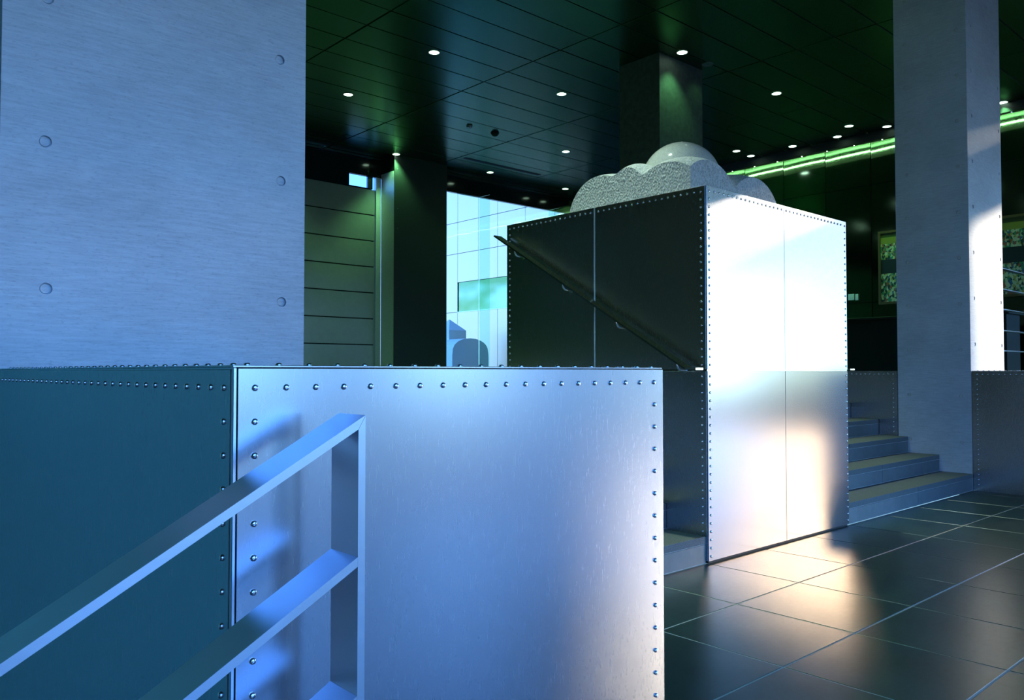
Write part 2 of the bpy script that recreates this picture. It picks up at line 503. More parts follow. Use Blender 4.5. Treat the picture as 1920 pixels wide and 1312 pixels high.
LPY = PY0
lh = [(onY(*p, LPY), '-y') for p in [(525, 112), (527, 339), (528, 566), (85, 265), (86, 541)]]
lh += [(Vector((lh[0][0].x, LPY, lh[0][0].z + 0.475 * k)), '-y') for k in (1, 2, 3, 4, 5)]
lh += [(Vector((lh[3][0].x, LPY, lh[3][0].z + 0.475 * k)), '-y') for k in (1, 2, 3, 4, 5)]
sz = onY(300, 183, LPY).z
pillar('pillar', LX0, LX1 + 0.01, LPY, LPY + PILD, -1.25, lh,
       'large pale blue concrete pillar rising behind the near riveted plinth',
       [((LX0 + 0.05, LPY - 0.0012, sz), (LX1 - 0.05, LPY + 0.002, sz + 0.0025))])
RPY = 2.99
rh = []
hz = [onX(1703, y, RX0) for y in (409, 491.5, 574, 657.5, 744)]
cols = (onX(1703, 574, RX0).y, onX(1799.5, 569, RX0).y)
z0s = (onX(1703, 574, RX0).z, onX(1799.5, 569.5, RX0).z)
for cyy, z0 in zip(cols, z0s):
    for k in range(-3, 8):
        z = z0 + 0.476 * k
        if z > 0.3: rh.append((Vector((RX0, cyy, z)), '-x'))
for (px, py) in ((1827, 559), (1877, 567)):
    p = onY(px, py, RPY)
    for k in range(-1, 7):
        z = p.z + 0.476 * k
        if z > 1.3: rh.append((Vector((p.x, RPY, z)), '-y'))
s1 = 2.17
pillar('pillar', RX0, RX1, RPY, RPY + PILD, 0.0, rh,
       'concrete pillar at the right beside the steps, one face brightly sunlit',
       [((RX0 - 0.0012, RPY + 0.03, SEAM), (RX0 + 0.002, RPY + PILD - 0.02, SEAM + 0.003)),
        ((RX0 - 0.001, RPY + 0.25, s1), (RX0 + 0.002, RPY + 0.6, s1 + 0.003))])
pillar('pillar', RX0, RX1, 6.92, 6.92 + PILD, UP, [], 'concrete pillar, shade put into its colour, rising behind the granite sculpture', mat='shaded_concrete')
pb = thing('pillar', (9.25, 13.9, UP), 'black clad pillar against the glass wall, left of the bright courtyard', 'pillar', 'dark pillars')
box('shaft', (9.27, 13.92, UP), (10.60, 14.40, CEIL), 'black_counter', pb)
box('front_cladding', (9.25, 13.9, UP), (10.60, 13.918, CEIL), 'dark_cladding', pb)
sc = box('side_cladding', (9.25, 13.925, UP), (9.268, 14.40, 5.36), 'daylit_cladding', pb)
rivets(sc, (9.25, 13.97, UP + 0.1), (9.25, 13.97, 5.2), '-x', RIVET, 0.42)
rivets(pb, (9.33, 13.9, UP + 0.1), (9.33, 13.9, 5.4), '-y', RIVET, 0.42)

# ------------------------------------------------------------------ the riveted pedestal
ped = thing('pedestal', ((PX0 + PX1) / 2, (PY0 + PY1) / 2, 0),
            'tall square pedestal clad in riveted metal sheets carrying the granite sculpture', 'pedestal')
T = 0.010
box('core', (PX0 + T, PY0 + T, 0), (PX1 - T, PY1 - T, PH - 0.006), 'dark_joint', ped)
box('cap', (PX0 + T, PY0 + T, PH - 0.005), (PX1 - T, PY1 - T, PH), 'aluminium', ped)
mx_, my_ = (PX0 + PX1) / 2, (PY0 + PY1) / 2
J = 0.004
def sheet(name, a, b_, mat='aluminium', tilt=None):
    o = box(name, a, b_, mat, ped, 0.0012)
    if tilt: o.rotation_euler = tilt
    return o
ins = 0.034
for (z0, z1, up_) in ((0.014, SEAM - J, 0), (SEAM + J, PH, 1)):
    for (x0, x1, side) in ((PX0, mx_ - J / 2, 0), (mx_ + J / 2, PX1, 1)):
        s = sheet('front_panel', (x0, PY0, z0), (x1, PY0 + T, z1), 'aluminium_lit' if up_ else 'aluminium_shaded')
        xr = PX0 + ins - 0.008 if side == 0 else PX1 - ins + 0.012
        rivets(s, (xr, PY0, (z0 + 0.03)), (xr, PY0, z1 - 0.035), '-y', RIVET)
        if up_:
            rivets(s, (x0 + (ins if side == 0 else 0.03), PY0, z1 - 0.033), (x1 - (0.03 if side == 0 else ins), PY0, z1 - 0.033), '-y', RIVET, skip_first=(side == 0), skip_last=(side == 1))
    for (y0, y1, side) in ((PY0 + T + 0.001, my_ - 0.006, 0), (my_ + 0.006, PY1, 1)):
        s = sheet('side_panel', (PX0, y0, z0), (PX0 + T, y1, z1))
        yr = y0 + ins if side == 0 else y1 - ins
        rivets(s, (PX0, yr, z0 + 0.03), (PX0, yr, z1 - 0.035), '-x', RIVET)
        if up_:
            rivets(s, (PX0, y0 + ins, z1 - 0.033), (PX0, y1 - (ins if side else 0.03), z1 - 0.033), '-x', RIVET, skip_first=(side == 0), skip_last=(side == 1))
        sheet('side_panel', (PX1 - T, y0, z0), (PX1, y1, z1))
    for (x0, x1) in ((PX0 + T, mx_ - J / 2), (mx_ + J / 2, PX1 - T)):
        sheet('back_panel', (x0, PY1 - T, z0), (x1, PY1, z1))
box('joint_strip', (PX0 - 0.0005, my_ - 0.005, 0.014), (PX0 + T + 0.002, my_ + 0.005, PH), 'light_strip', ped)
box('joint_strip', (PX0 + 0.002, PY0 + 0.004, SEAM - 0.0035), (PX1 - 0.002, PY0 + T, SEAM + 0.0035), 'rivet_steel', ped)

# ------------------------------------------------------------------ near and far riveted plinths
def plinth(x0, x1, y0, y1, z0, rv, label, top=True):
    root = thing('plinth', ((x0 + x1) / 2, (y0 + y1) / 2, z0), label, 'plinth', 'riveted plinths')
    box('core', (x0 + 0.006, y0 + 0.006, z0), (x1 - 0.006, y1, SEAM - 0.004), 'dark_joint', root)
    fp = box('front_panel', (x0 + 0.0075, y0, z0), (x1, y0 + 0.005, SEAM - 0.0045), 'aluminium', root, 0.0008)
    lp = box('side_panel', (x0, y0 + 0.0095, z0), (x0 + 0.005, y1 - 0.002, SEAM - 0.0065), 'aluminium', root, 0.0008)
    rp = box('side_panel', (x1 - 0.005, y0 + 0.006, z0), (x1, y1 - 0.002, SEAM - 0.0045), 'aluminium', root, 0.0008)
    cp = box('cap', (x0, y0 + 0.001, SEAM - 0.0035), (x1 - 0.002, y1 - 0.002, SEAM), 'aluminium', root, 0.0008)
    box('corner_strip', (x0 + 0.001, y0 + 0.001, z0), (x0 + 0.0065, y0 + 0.0085, SEAM - 0.004), 'rail_steel', root, 0.0008)
    box('edge_strip', (x0 + 0.001, y0 + 0.0095, SEAM - 0.0062), (x0 + 0.006, y1 - 0.002, SEAM - 0.0038), 'rail_steel', root)
    i = 0.034; zt = SEAM - 0.034; zb = max(z0 + 0.05, -0.2)
    pz = lambda z: zt - 0.0508 * round((zt - z) / 0.0508)
    rivets(fp, (x0 + i, y0, zt), (x1 - i, y0, zt), '-y', rv)
    for xr in (x0 + i, x1 - i + 0.002):
        rivets(fp, (xr, y0, zt), (xr, y0, pz(zb)), '-y', rv, skip_first=True)
    ye = y1 - 0.05
    rivets(lp, (x0, y0 + i, zt), (x0, ye, zt), '-x', rv)
    for yr in (y0 + i, ye):
        rivets(lp, (x0, yr, zt), (x0, yr, pz(zb)), '-x', rv, skip_first=True)
    if top:
        rivets(cp, (x0 + 0.03, y0 + 0.02, SEAM), (x1 - 0.02, y0 + 0.02, SEAM), '+z', rv)
        rivets(cp, (x1 - 0.02, y0 + 0.02, SEAM), (x1 - 0.02, y1 - 0.05, SEAM), '+z', rv, skip_first=True)
        rivets(cp, (x0 + 0.03, y0 + 0.02, SEAM), (x0 + 0.03, y1 - 0.05, SEAM), '+z', rv, skip_first=True)
    return root
plinth(LX0, 1.516, 1.16, LPY - 0.003, -1.25, RIVET_NEAR, 'large near plinth clad in riveted blue-lit metal behind the flat bar railing')
plinth(RX0 + 0.005, RX1, 1.35, RPY - 0.003, 0.0, RIVET, 'riveted metal plinth at the far right edge, in front of the sunlit pillar')
wr = thing('wall_stair', (RX0, 3.74, 0), 'riveted metal wall behind the right steps', None, kind='structure')
p = box('wall_panel', (RX0 + 0.005, RPY + PILD + 0.01, 0), (RX0 + 0.018, 6.0, SEAM - 0.004), 'aluminium', wr, 0.001)
box('cap', (RX0 + 0.003, RPY + PILD + 0.01, SEAM - 0.0035), (RX0 + 0.06, 6.0, SEAM), 'aluminium', wr)
rivets(p, (RX0 + 0.005, 3.775, SEAM - 0.034), (RX0 + 0.005, 5.0, SEAM - 0.034), '-x', RIVET)
rivets(p, (RX0 + 0.005, 3.775, SEAM - 0.034), (RX0 + 0.005, 3.775, 0.35), '-x', RIVET, skip_first=True)

# ------------------------------------------------------------------ stairs
def stair(x0, x1, label):
    root = thing('staircase', ((x0 + x1) / 2, STY, 0), label, 'stairs', 'slate staircases')
    xm = (x0 + x1) / 2
    for k in range(NSTEP):
        y0 = STY + TREAD * k; z0 = RISE * k; z1 = RISE * (k + 1)
        y1 = STY + TREAD * (NSTEP - 1) if k < NSTEP - 1 else y0 + 0.05
        if k == NSTEP - 1: y1 = y0 + 0.004; continue
        st = box('step', (x0 + 0.001, y0 + 0.008, z0), (x1 - 0.001, y1, z1 - 0.01), 'grout', root)
        for a, b_ in ((x0 + 0.008, xm - 0.003), (xm + 0.003, x1 - 0.008)):
            box('riser', (a, y0 + 0.001, z0 + 0.006), (b_, y0 + 0.012, z1 - 0.052), 'riser_slate', st, 0.001)
            box('tread', (a, y0 - 0.001, z1 - 0.046), (b_, y0 + TREAD + (0.0 if k < NSTEP - 2 else 0.0), z1), 'tread_stone', st, 0.002)
    return root
stair(PX1 + 0.002, RX0 - 0.004, 'slate steps rising between the pedestal and the right pillar')
stair(LX1 + 0.012, PX0 - 0.002, 'slate steps mostly hidden between the near plinth and the pedestal')
# last riser belongs to the upper floor edge
ls = thing('staircase', (0, 0.6, -1.25), 'steps going down below the near railing', 'stairs')
ls.location = (0.62, -0.2, -1.25)
for k in range(7):
    box('step', (0.62 - 0.313 * (k + 1), -1.15, -1.25), (0.62 - 0.313 * k, 1.005, -0.175 * (k + 1)), 'riser_slate', ls)

# ------------------------------------------------------------------ near railing of flat bars
BW, BT = 0.077, 0.012
RY0, RY1 = 1.018, 1.095
S = 0.554
RXP = 0.617
nr = thing('railing', (RXP, (RY0 + RY1) / 2, 0.0), 'brushed steel flat bar railing sloping down to the left before the near plinth', 'railing')
ztop = 1.146
bt = BT * math.sqrt(1 + S * S)
XE = -1.35
x1 = RXP + BT
prism('top_rail', [(x1, ztop), (XE, ztop - S * (x1 - XE)), (XE, ztop - S * (x1 - XE) - bt), (RXP, ztop - S * BT - bt)], 'y', RY0, RY1, 'rail_steel', nr)
prism('post', [(x1, ztop - 0.0008), (RXP + 0.0002, ztop - S * BT - bt - 0.0006), (RXP + 0.0002, 0.0), (x1, 0.0)], 'y', RY0, RY1, 'rail_steel', nr)
for k in range(1, 5):
    zt = ztop - 0.198 * k - 0.006
    prism('rail', [(RXP, zt), (XE, zt - S * (RXP - XE)), (XE, zt - S * (RXP - XE) - bt), (RXP, zt - bt)], 'y', RY0, RY1, 'rail_steel', nr)
zl = ztop - S * (x1 + 1.2)
prism('post', [(-1.2, zl - bt), (-1.2 - BT, zl - S * BT - bt), (-1.2 - BT, -1.25), (-1.2, -1.25)], 'y', RY0, RY1, 'rail_steel', nr)

# ------------------------------------------------------------------ handrails on the pedestal
def handrail(sgn, label):
    X = PX0 if sgn < 0 else PX1
    xa, xb = X + sgn * 0.050, X + sgn * 0.127
    root = thing('handrail', (X + sgn * 0.09, PY0, 1.2), label, 'handrail', 'pedestal handrails')
    a = (2.97, 1.222); b_ = (3.055, 1.222); c = (4.905, 2.297)
    dy, dz = c[0] - b_[0], c[1] - b_[1]; L = math.hypot(dy, dz)
    n = (-dz / L * BT, dy / L * BT)
    prism('rail_bar', [b_, c, (c[0] + n[0] * 1.0, c[1] + n[1]), (b_[0] - 0.003, b_[1] + BT)], 'x', xa, xb, 'handrail_steel', root)
    prism('rail_end', [a, (b_[0] - 0.0005, b_[1]), (b_[0] - 0.0035, b_[1] + BT), (a[0], a[1] + BT)], 'x', xa, xb, 'rivet_steel', root)
    xm = (xa + xb) / 2
    for t in (0.045, 0.32, 0.60, 0.885):
        y = b_[0] + dy * t; z = b_[1] + dz * t
        pts = []
        for k in range(9):
            u = k / 8 * math.pi / 2
            pts.append((xm - sgn * 0.035 * (1 - math.cos(u)) , y, z - 0.012 - 0.040 * math.sin(u)))
        pts = [(xm, y, z + 0.001)] + pts + [(X, y, z - 0.052)]
        br = tube('bracket', pts, 0.0065, 'rivet_steel', root)
        bm = bmesh.new(); bmesh.ops.create_cone(bm, cap_ends=True, segments=16, radius1=0.018, radius2=0.018, depth=0.005)
        o = link('rosette', mesh_of(bm, 'rosette'), 'rivet_steel', br)
        o.location = Vector((X + sgn * 0.0026, y, z - 0.052)) - wloc(br); o.rotation_euler = ROT['-x' if sgn < 0 else '+x']
    return root
handrail(-1, 'dark steel flat bar handrail sloping down the left face of the pedestal')
handrail(1, 'steel flat bar handrail on the hidden right face of the pedestal')

# ------------------------------------------------------------------ granite sculpture
sx, sy, sz0 = (PX0 + PX1) / 2 - 0.02, (PY0 + PY1) / 2, PH
sculpt = thing('sculpture', (sx, sy, sz0), 'pale granite sculpture of rough lobes around a polished dome on the pedestal', 'sculpture')
HS = 0.60
def lobe(x, y, cx, cy_, rx, ry, h, z0=0.0):
    d = ((x - cx) / rx) ** 2 + ((y - cy_) / ry) ** 2
    return z0 + h * math.sqrt(max(0.0, 1 - d)) if d < 1 else -1
LOBES = [(0.0, 0.0, 0.62, 0.62, 0.30), (-0.36, -0.38, 0.42, 0.42, 0.385), (-0.42, -0.02, 0.36, 0.24, 0.40), (-0.40, 0.26, 0.46, 0.36, 0.37),
         (0.24, -0.34, 0.41, 0.48, 0.355), (0.34, 0.28, 0.36, 0.36, 0.34), (0.0, 0.38, 0.36, 0.3, 0.34)]
def height(x, y):
    vals = [lobe(x, y, *l) for l in LOBES]
    vals = [v for v in vals if v > 0]
    if not vals: return 0.0
    k = 32.0
    return math.log(sum(math.exp(k * v) for v in vals)) / k
bm = bmesh.new()
N = 90
grid = []
for i in range(N + 1):
    row = []
    for j in range(N + 1):
        x = -HS + 2 * HS * i / N; y = -HS + 2 * HS * j / N
        row.append(bm.verts.new((x, y, max(0.0, height(x, y)))))
    grid.append(row)
for i in range(N):
    for j in range(N):
        bm.faces.new((grid[i][j], grid[i + 1][j], grid[i + 1][j + 1], grid[i][j + 1]))
border = [grid[i][0] for i in range(N)] + [grid[N][j] for j in range(N)] + [grid[i][N] for i in range(N, 0, -1)] + [grid[0][j] for j in range(N, 0, -1)]
low_ = [bm.verts.new((v.co.x, v.co.y, 0)) for v in border]
for i in range(len(border)):
    j = (i + 1) % len(border)
    if border[i].co.z > 1e-5 or border[j].co.z > 1e-5:
        bm.faces.new((border[i], low_[i], low_[j], border[j]))
bmesh.ops.remove_doubles(bm, verts=bm.verts, dist=1e-5)
me = mesh_of(bm, 'rough_lobes', True)
o = link('rough_lobes', me, 'rough_granite', sculpt)
md = o.modifiers.new('e', 'EDGE_SPLIT'); md.split_angle = math.radians(50)
bm = bmesh.new()
bmesh.ops.create_uvsphere(bm, u_segments=64, v_segments=40, radius=0.318)
for v in bm.verts: v.co.z = max(v.co.z, -0.26)
o = link('polished_dome', mesh_of(bm, 'polished_dome', True), 'polished_granite', sculpt, (0.068, -0.03, 0.338))
o['label'] = 'smooth polished granite dome'

# ------------------------------------------------------------------ east wall: metal panels, cove tube, painting, counter
we = thing('wall_right', (EX, 4.0, UP), 'dark reflective metal panel wall behind the counter', None, kind='structure')
box('wall_core', (EX + 0.03, 1.6, 0), (EX + 0.3, NY, CEIL), 'dark_joint', we)
box('window_head', (EX + 0.03, -0.5, 4.88), (EX + 0.3, 0.3, CEIL), 'dark_joint', we)
box('sun_block_pier', (EX + 0.03, 0.3, 0), (EX + 0.3, 1.6, CEIL), 'dark_joint', we)  # solid piers added so only a slot of sun gets through
box('sun_block_pier', (EX + 0.03, -1.3, 0), (EX + 0.3, -0.5, CEIL), 'dark_joint', we)
box('window_transom', (EX + 0.03, SY - 0.3, 3.9), (EX + 0.3, -1.3, 4.65), 'dark_joint', we)
wb3 = thing('window_3', (EX + 0.1, -2.5, 0), 'side window of the lobby, panes added to dim the sun', None, kind='structure')
box('pane', (EX + 0.1, SY - 0.28, 0.0), (EX + 0.112, -1.31, 3.9), 'sun_dim_glass', wb3)  # tint added to weaken the sun reaching the pedestal
box('pane', (EX + 0.1, SY - 0.28, 4.65), (EX + 0.112, -1.31, CEIL), 'upper_sun_dim_glass', wb3)  # darker pane added to weaken the sun on the upper sheets
ej = [onX(px, 400, EX).y for px in (1470, 1549, 1634)]
pw = (ej[0] - ej[2]) / 2
def warped(name, y0, y1, z0, z1, tw):
    bm = bmesh.new(); nu, nv = 14, 10; G = []
    for i in range(nu + 1):
        u = i / nu; r = []
        for j in range(nv + 1):
            w = j / nv
            zz = z0 + (z1 - z0) * w
            # a slight twist and belly, as thin sheets have
            dx = tw * (u - 0.5) * (zz - (z0 + z1) / 2) + 0.003 * math.sin(math.pi * u) * math.sin(math.pi * w)
            r.append(bm.verts.new((-0.004 + dx, y0 + (y1 - y0) * u, zz)))
        G.append(r)
    for i in range(nu):
        for j in range(nv):
            bm.faces.new((G[i][j], G[i + 1][j], G[i + 1][j + 1], G[i][j + 1]))
    base = Vector((EX, y0, z0))
    for v in bm.verts: v.co -= Vector((0, y0, z0))
    r = bmesh.ops.extrude_face_region(bm, geom=list(bm.faces))
    for e in r['geom']:
        if isinstance(e, bmesh.types.BMVert): e.co.x += 0.012
    o = link(name, mesh_of(bm, name, True), 'wall_metal', we)
    md = o.modifiers.new('e', 'EDGE_SPLIT'); md.split_angle = math.radians(40)
    o.location = base - wloc(we)
zj = onX(1549, 361, EX).z
y = ej[2] - pw * 5
while y < NY - 0.2:
    y1 = min(y + pw, NY)
    warped('wall_panel', y + 0.006, y1 - 0.006, zj + 0.005, CEIL - 0.02, 0.022)
    for (za, zb) in ((UP, 2.55), (2.56, zj - 0.005)):
        warped('wall_panel', y + 0.006, y1 - 0.006, za, zb, 0.004 * random.uniform(-1, 1))
    y += pw
cove = thing('cove_light', (14.95, 8.0, CEIL), 'green fluorescent tube hidden in a ceiling cove along the panelled wall', 'light')
box('lip', (14.99, 2.0, CEIL - 0.16), (15.00, NY - 0.1, CEIL), 'dark_joint', cove)
tube('tube', [(15.12, 2.2, CEIL - 0.06), (15.12, NY - 0.3, CEIL - 0.06)], 0.006, 'tube_glow', cove)

pa, pb_ = onX(1648, 571, EX - 0.05), onX(1684, 430, EX - 0.05)
ztop_p, zbot_p = pb_.z, pa.z
ymax = pa.y; ymin = ymax - 2.75
pic = thing('painting', (EX - 0.03, (ymax + ymin) / 2, (ztop_p + zbot_p) / 2), 'large framed painting of many small bright shapes in rows on the dark wall', 'painting')
o = box('canvas', (EX - 0.045, ymin + 0.04, zbot_p + 0.04), (EX - 0.03, ymax - 0.04, ztop_p - 0.04), 'painting', pic)
for v in o.data.vertices: v.co.z -= (ztop_p - zbot_p) / 2 - 0.04
o.location.z += (ztop_p - zbot_p) / 2 - 0.04
for a, b_ in (((ymin, zbot_p), (ymax, zbot_p + 0.045)), ((ymin, ztop_p - 0.045), (ymax, ztop_p)), ((ymin, zbot_p + 0.046), (ymin + 0.045, ztop_p - 0.046)), ((ymax - 0.045, zbot_p + 0.046), (ymax, ztop_p - 0.046))):
    box('frame_bar', (EX - 0.065, a[0], a[1]), (EX - 0.016, b_[0], b_[1]), 'frame_wood', pic)
for px, w in ((1597, 0.12), (1607.5, 0.055)):
    p = onX(px, 557, EX)
    s_ = thing('switch_plate', (EX - 0.016, p.y, p.z), ('double' if w > 0.1 else 'single') + ' white switch plate on the dark wall left of the painting', 'switch', 'switch plates')
    box('plate', (EX - 0.03, p.y - w / 2, p.z - 0.06), (EX - 0.016, p.y + w / 2, p.z + 0.06), 'white_plastic', s_, 0.002)
    for k in range(2 if w > 0.1 else 1):
        yy = p.y + (k - 0.5) * 0.05 if w > 0.1 else p.y
        box('toggle', (EX - 0.036, yy - 0.012, p.z - 0.025), (EX - 0.03, yy + 0.012, p.z + 0.025), 'white_plastic', s_, 0.001)
ct = onX(1640, 595, 13.2)
cn = thing('counter', (13.4, 7.0, UP), 'long black counter on the upper floor, behind the right steps', 'counter')
box('body', (13.2, 3.9, UP), (13.8, 9.6, ct.z - 0.04), 'black_counter', cn)
box('counter_top', (13.15, 3.85, ct.z - 0.04), (13.85, 9.65, ct.z), 'black_counter', cn, 0.004)

# upper guard at the right of the pillar
gr = thing('guard_rail', (RX1 + 0.05, 3.35, UP), 'horizontal steel bar guard rail just right of the sunlit pillar', 'railing')
for py in (507, 545, 582, 621, 658):
    z = onY(1893, py, 3.35).z
    box('rail', (RX1 + 0.02, 3.33, z - 0.006), (EX - 0.4, 3.37 + 0.03, z + 0.006), 'rail_steel', gr, 0.001)
for x in (RX1 + 0.03, RX1 + 2.6, RX1 + 4.6):
    box('post', (x, 3.335, UP), (x + 0.012, 3.395, onY(1893, 507, 3.35).z - 0.006), 'rail_steel', gr)

# ------------------------------------------------------------------ back: fascia, glass wall, shutter wall, courtyard
fas = box('trim_fascia', (WX, NY - 0.02, 5.28), (EX, NY + 0.06, CEIL), 'black_fascia'); tag(fas, 'black glossy fascia over the glass wall', kind='structure')
rail_ = box('trim_soffit', (WX, NY - 0.10, CEIL - 0.05), (EX, NY - 0.03, CEIL - 0.01), 'wall_metal'); tag(rail_, 'metal edge trim where the ceiling ends', kind='structure')
gw = thing('window_1', (12.5, NY, UP), 'frameless glass wall to the courtyard', None, kind='structure')
fx = [onY(899, 500, NY).x, onY(1029, 380, NY).x]
edges = [10.61, fx[0], fx[1], EX - 0.02]
for a, b_ in zip(edges, edges[1:]):
    box('pane', (a + 0.004, NY, UP), (b_ - 0.004, NY + 0.012, 5.28), 'clear_glass', gw)
for x in fx:
    box('glass_fin', (x - 0.009, NY - 0.36, UP), (x + 0.009, NY - 0.002, 5.28), 'fin_glass', gw)

wb = box('wall_back', (WX, NY + 0.01, UP), (6.4, NY + 0.25, 5.28), 'green_lit_plaster'); tag(wb, 'back wall hidden by the near pillar, green lamp light in its colour', kind='structure')
sw = thing('wall_shutter', (7.8, NY, UP), 'wall of wide horizontal polished metal slats left of the black pillar', None, kind='structure')
sl = [onY(572, yy, NY).z for yy in (384, 435, 488, 538, 591, 643)]
dz = (sl[0] - sl[-1]) / 5
wx1 = onY(703, 500, NY).x
def slat(x0, x1, z0, z1):
    # slightly bellied sheet
    bm = bmesh.new(); nu, nv = 12, 4; G = []
    for i in range(nu + 1):
        u = i / nu; r = []
        for j in range(nv + 1):
            w = j / nv
            dy = -0.010 * math.sin(math.pi * 2 * u) - 0.004 * math.sin(math.pi * w)
            r.append(bm.verts.new((x0 + (x1 - x0) * u, NY + 0.02 + dy, z0 + (z1 - z0) * w)))
        G.append(r)
    for i in range(nu):
        for j in range(nv):
            bm.faces.new((G[i][j], G[i + 1][j], G[i + 1][j + 1], G[i][j + 1]))
    base = Vector((x0, NY, z0))
    for v in bm.verts: v.co -= base
    r = bmesh.ops.extrude_face_region(bm, geom=list(bm.faces))
    for e in r['geom']:
        if isinstance(e, bmesh.types.BMVert): e.co.y += 0.02
    o = link('slat', mesh_of(bm, 'slat', True), 'shutter_metal', sw)
    md = o.modifiers.new('e', 'EDGE_SPLIT'); md.split_angle = math.radians(40)
    o.location = base - wloc(sw)
z = sl[0] + dz
wa, wb_ = onY(655, 340, NY), onY(690, 340, NY)
wz0, wz1 = onY(672, 349, NY).z, onY(672, 326, NY).z
k = 0
while z - dz > UP - 0.3:
    a = max(UP, z - dz + 0.012)
    slat(6.45, wx1, a, z - 0.012)
    z -= dz
zt_ = sl[0] + dz
box('lintel', (6.45, NY + 0.005, zt_), (wa.x, NY + 0.06, 5.28), 'black_fascia', sw)
box('lintel', (wa.x, NY + 0.005, zt_), (wb_.x, NY + 0.06, max(zt_ + 0.01, wz0)), 'black_fascia', sw)
box('lintel', (wa.x, NY + 0.005, wz1), (wb_.x, NY + 0.06, 5.28), 'black_fascia', sw)
box('lintel', (wb_.x, NY + 0.005, zt_), (wx1 - 0.06, NY + 0.06, 5.28), 'black_fascia', sw)
box('backing', (6.45, NY + 0.06, UP), (wx1, NY + 0.10, zt_), 'dark_joint', sw)
box('jamb', (wx1 + 0.01, NY - 0.02, UP), (9.245, NY + 0.1, 5.28), 'daylit_cladding', sw)

# courtyard wall of metal panels in the plane of the east wall
cw = thing('wall_courtyard', (EX, 20, UP), 'pale metal panel wall across the bright courtyard', None, kind='structure')
box('wall_core', (EX + 0.05, NY + 0.02, UP), (EX + 0.4, 30, 7.4), 'dark_joint', cw)
hz1, hz2 = onX(833, 480, EX).z, onX(861, 585, EX).z
wy1 = onX(861, 550, EX).y
wzt = onX(861, 529, EX).z
cy_x = [NY + 0.02]
vj = [onX(px, 500, EX).y for px in (1110, 1040, 985, 933, 897, 858, 820)]
cy_x = [NY + 0.02] + [v for v in vj if v > NY + 0.3] + [22.6, 24.2, 26, 28, 30]
rows = [(UP, hz2), (hz2, hz1), (hz1, 5.9), (5.9, 7.4)]
for a, b_ in zip(cy_x, cy_x[1:]):
    for r, (z0, z1) in enumerate(rows):
        if r == 1 and b_ <= wy1 + 0.3:
            box('wall_panel', (EX, a + 0.006, wzt), (EX + 0.03, b_ - 0.006, z1 - 0.006), 'courtyard_metal', cw, 0.002)
            continue
        box('wall_panel', (EX, a + 0.006, z0 + 0.006), (EX + 0.03, b_ - 0.006, z1 - 0.006), 'courtyard_metal', cw, 0.002)
wi = thing('window_2', (EX + 0.1, NY + 2, hz2), 'long low green glass window strip set in the courtyard wall', None, kind='structure')
box('pane', (EX + 0.03, NY + 0.05, hz2 + 0.01), (EX + 0.045, max(v for v in cy_x if v <= wy1 + 0.3) - 0.02, wzt - 0.01), 'green_window', wi)
box('sill', (EX - 0.015, NY + 0.05, hz2 - 0.005), (EX + 0.03, max(v for v in cy_x if v <= wy1 + 0.3), hz2 + 0.012), 'rail_steel', wi)

# courtyard stone carving
CB = 17.3
cs0 = onY(870, 683, CB)
cs = thing('stone_carving', (cs0.x, CB, UP), 'white stone carving with rounded block and small pyramid top in the courtyard', 'sculpture')
xl, xm_, xr = onY(812, 640, CB).x, onY(848, 640, CB).x, onY(916, 640, CB).x
zt1 = onY(880, 634, CB).z; za = onY(900, 660, CB).z
pts = [(xm_, UP)]
for k in range(0, 13):
    u = math.pi * (1 - k / 12)
    pts.append(((xm_ + xr) / 2 + (xr - xm_) / 2 * math.cos(u), za - 0.1 + (zt1 - za + 0.1) * math.sin(u) ** 0.7))
pts.append((xr, UP))
prism('rounded_block', pts, 'y', CB, CB + 0.7, 'white_stone', cs)
zq0, zq1 = onY(880, 620, CB + 0.72).z, onY(853, 606, CB + 0.9).z
xa, xb = onY(842, 620, CB + 0.72).x, onY(874, 620, CB + 0.72).x
box('upper_block', (xa, CB + 0.72, UP), (xb, CB + 1.5, zq0), 'white_stone', cs)
bm = bmesh.new()
vs_ = [bm.verts.new(p) for p in ((xa, CB + 0.72, zq0), (xb, CB + 0.72, zq0), (xb, CB + 1.5, zq0), (xa, CB + 1.5, zq0))]
tp = bm.verts.new(((xa + xb) / 2, CB + 1.1, zq1 + 0.12))
bm.faces.new(vs_[::-1])
for i in range(4): bm.faces.new((vs_[i], vs_[(i + 1) % 4], tp))
o = link('pyramid_top', mesh_of(bm, 'pyramid_top'), 'white_stone', cs); o.location = -wloc(cs)

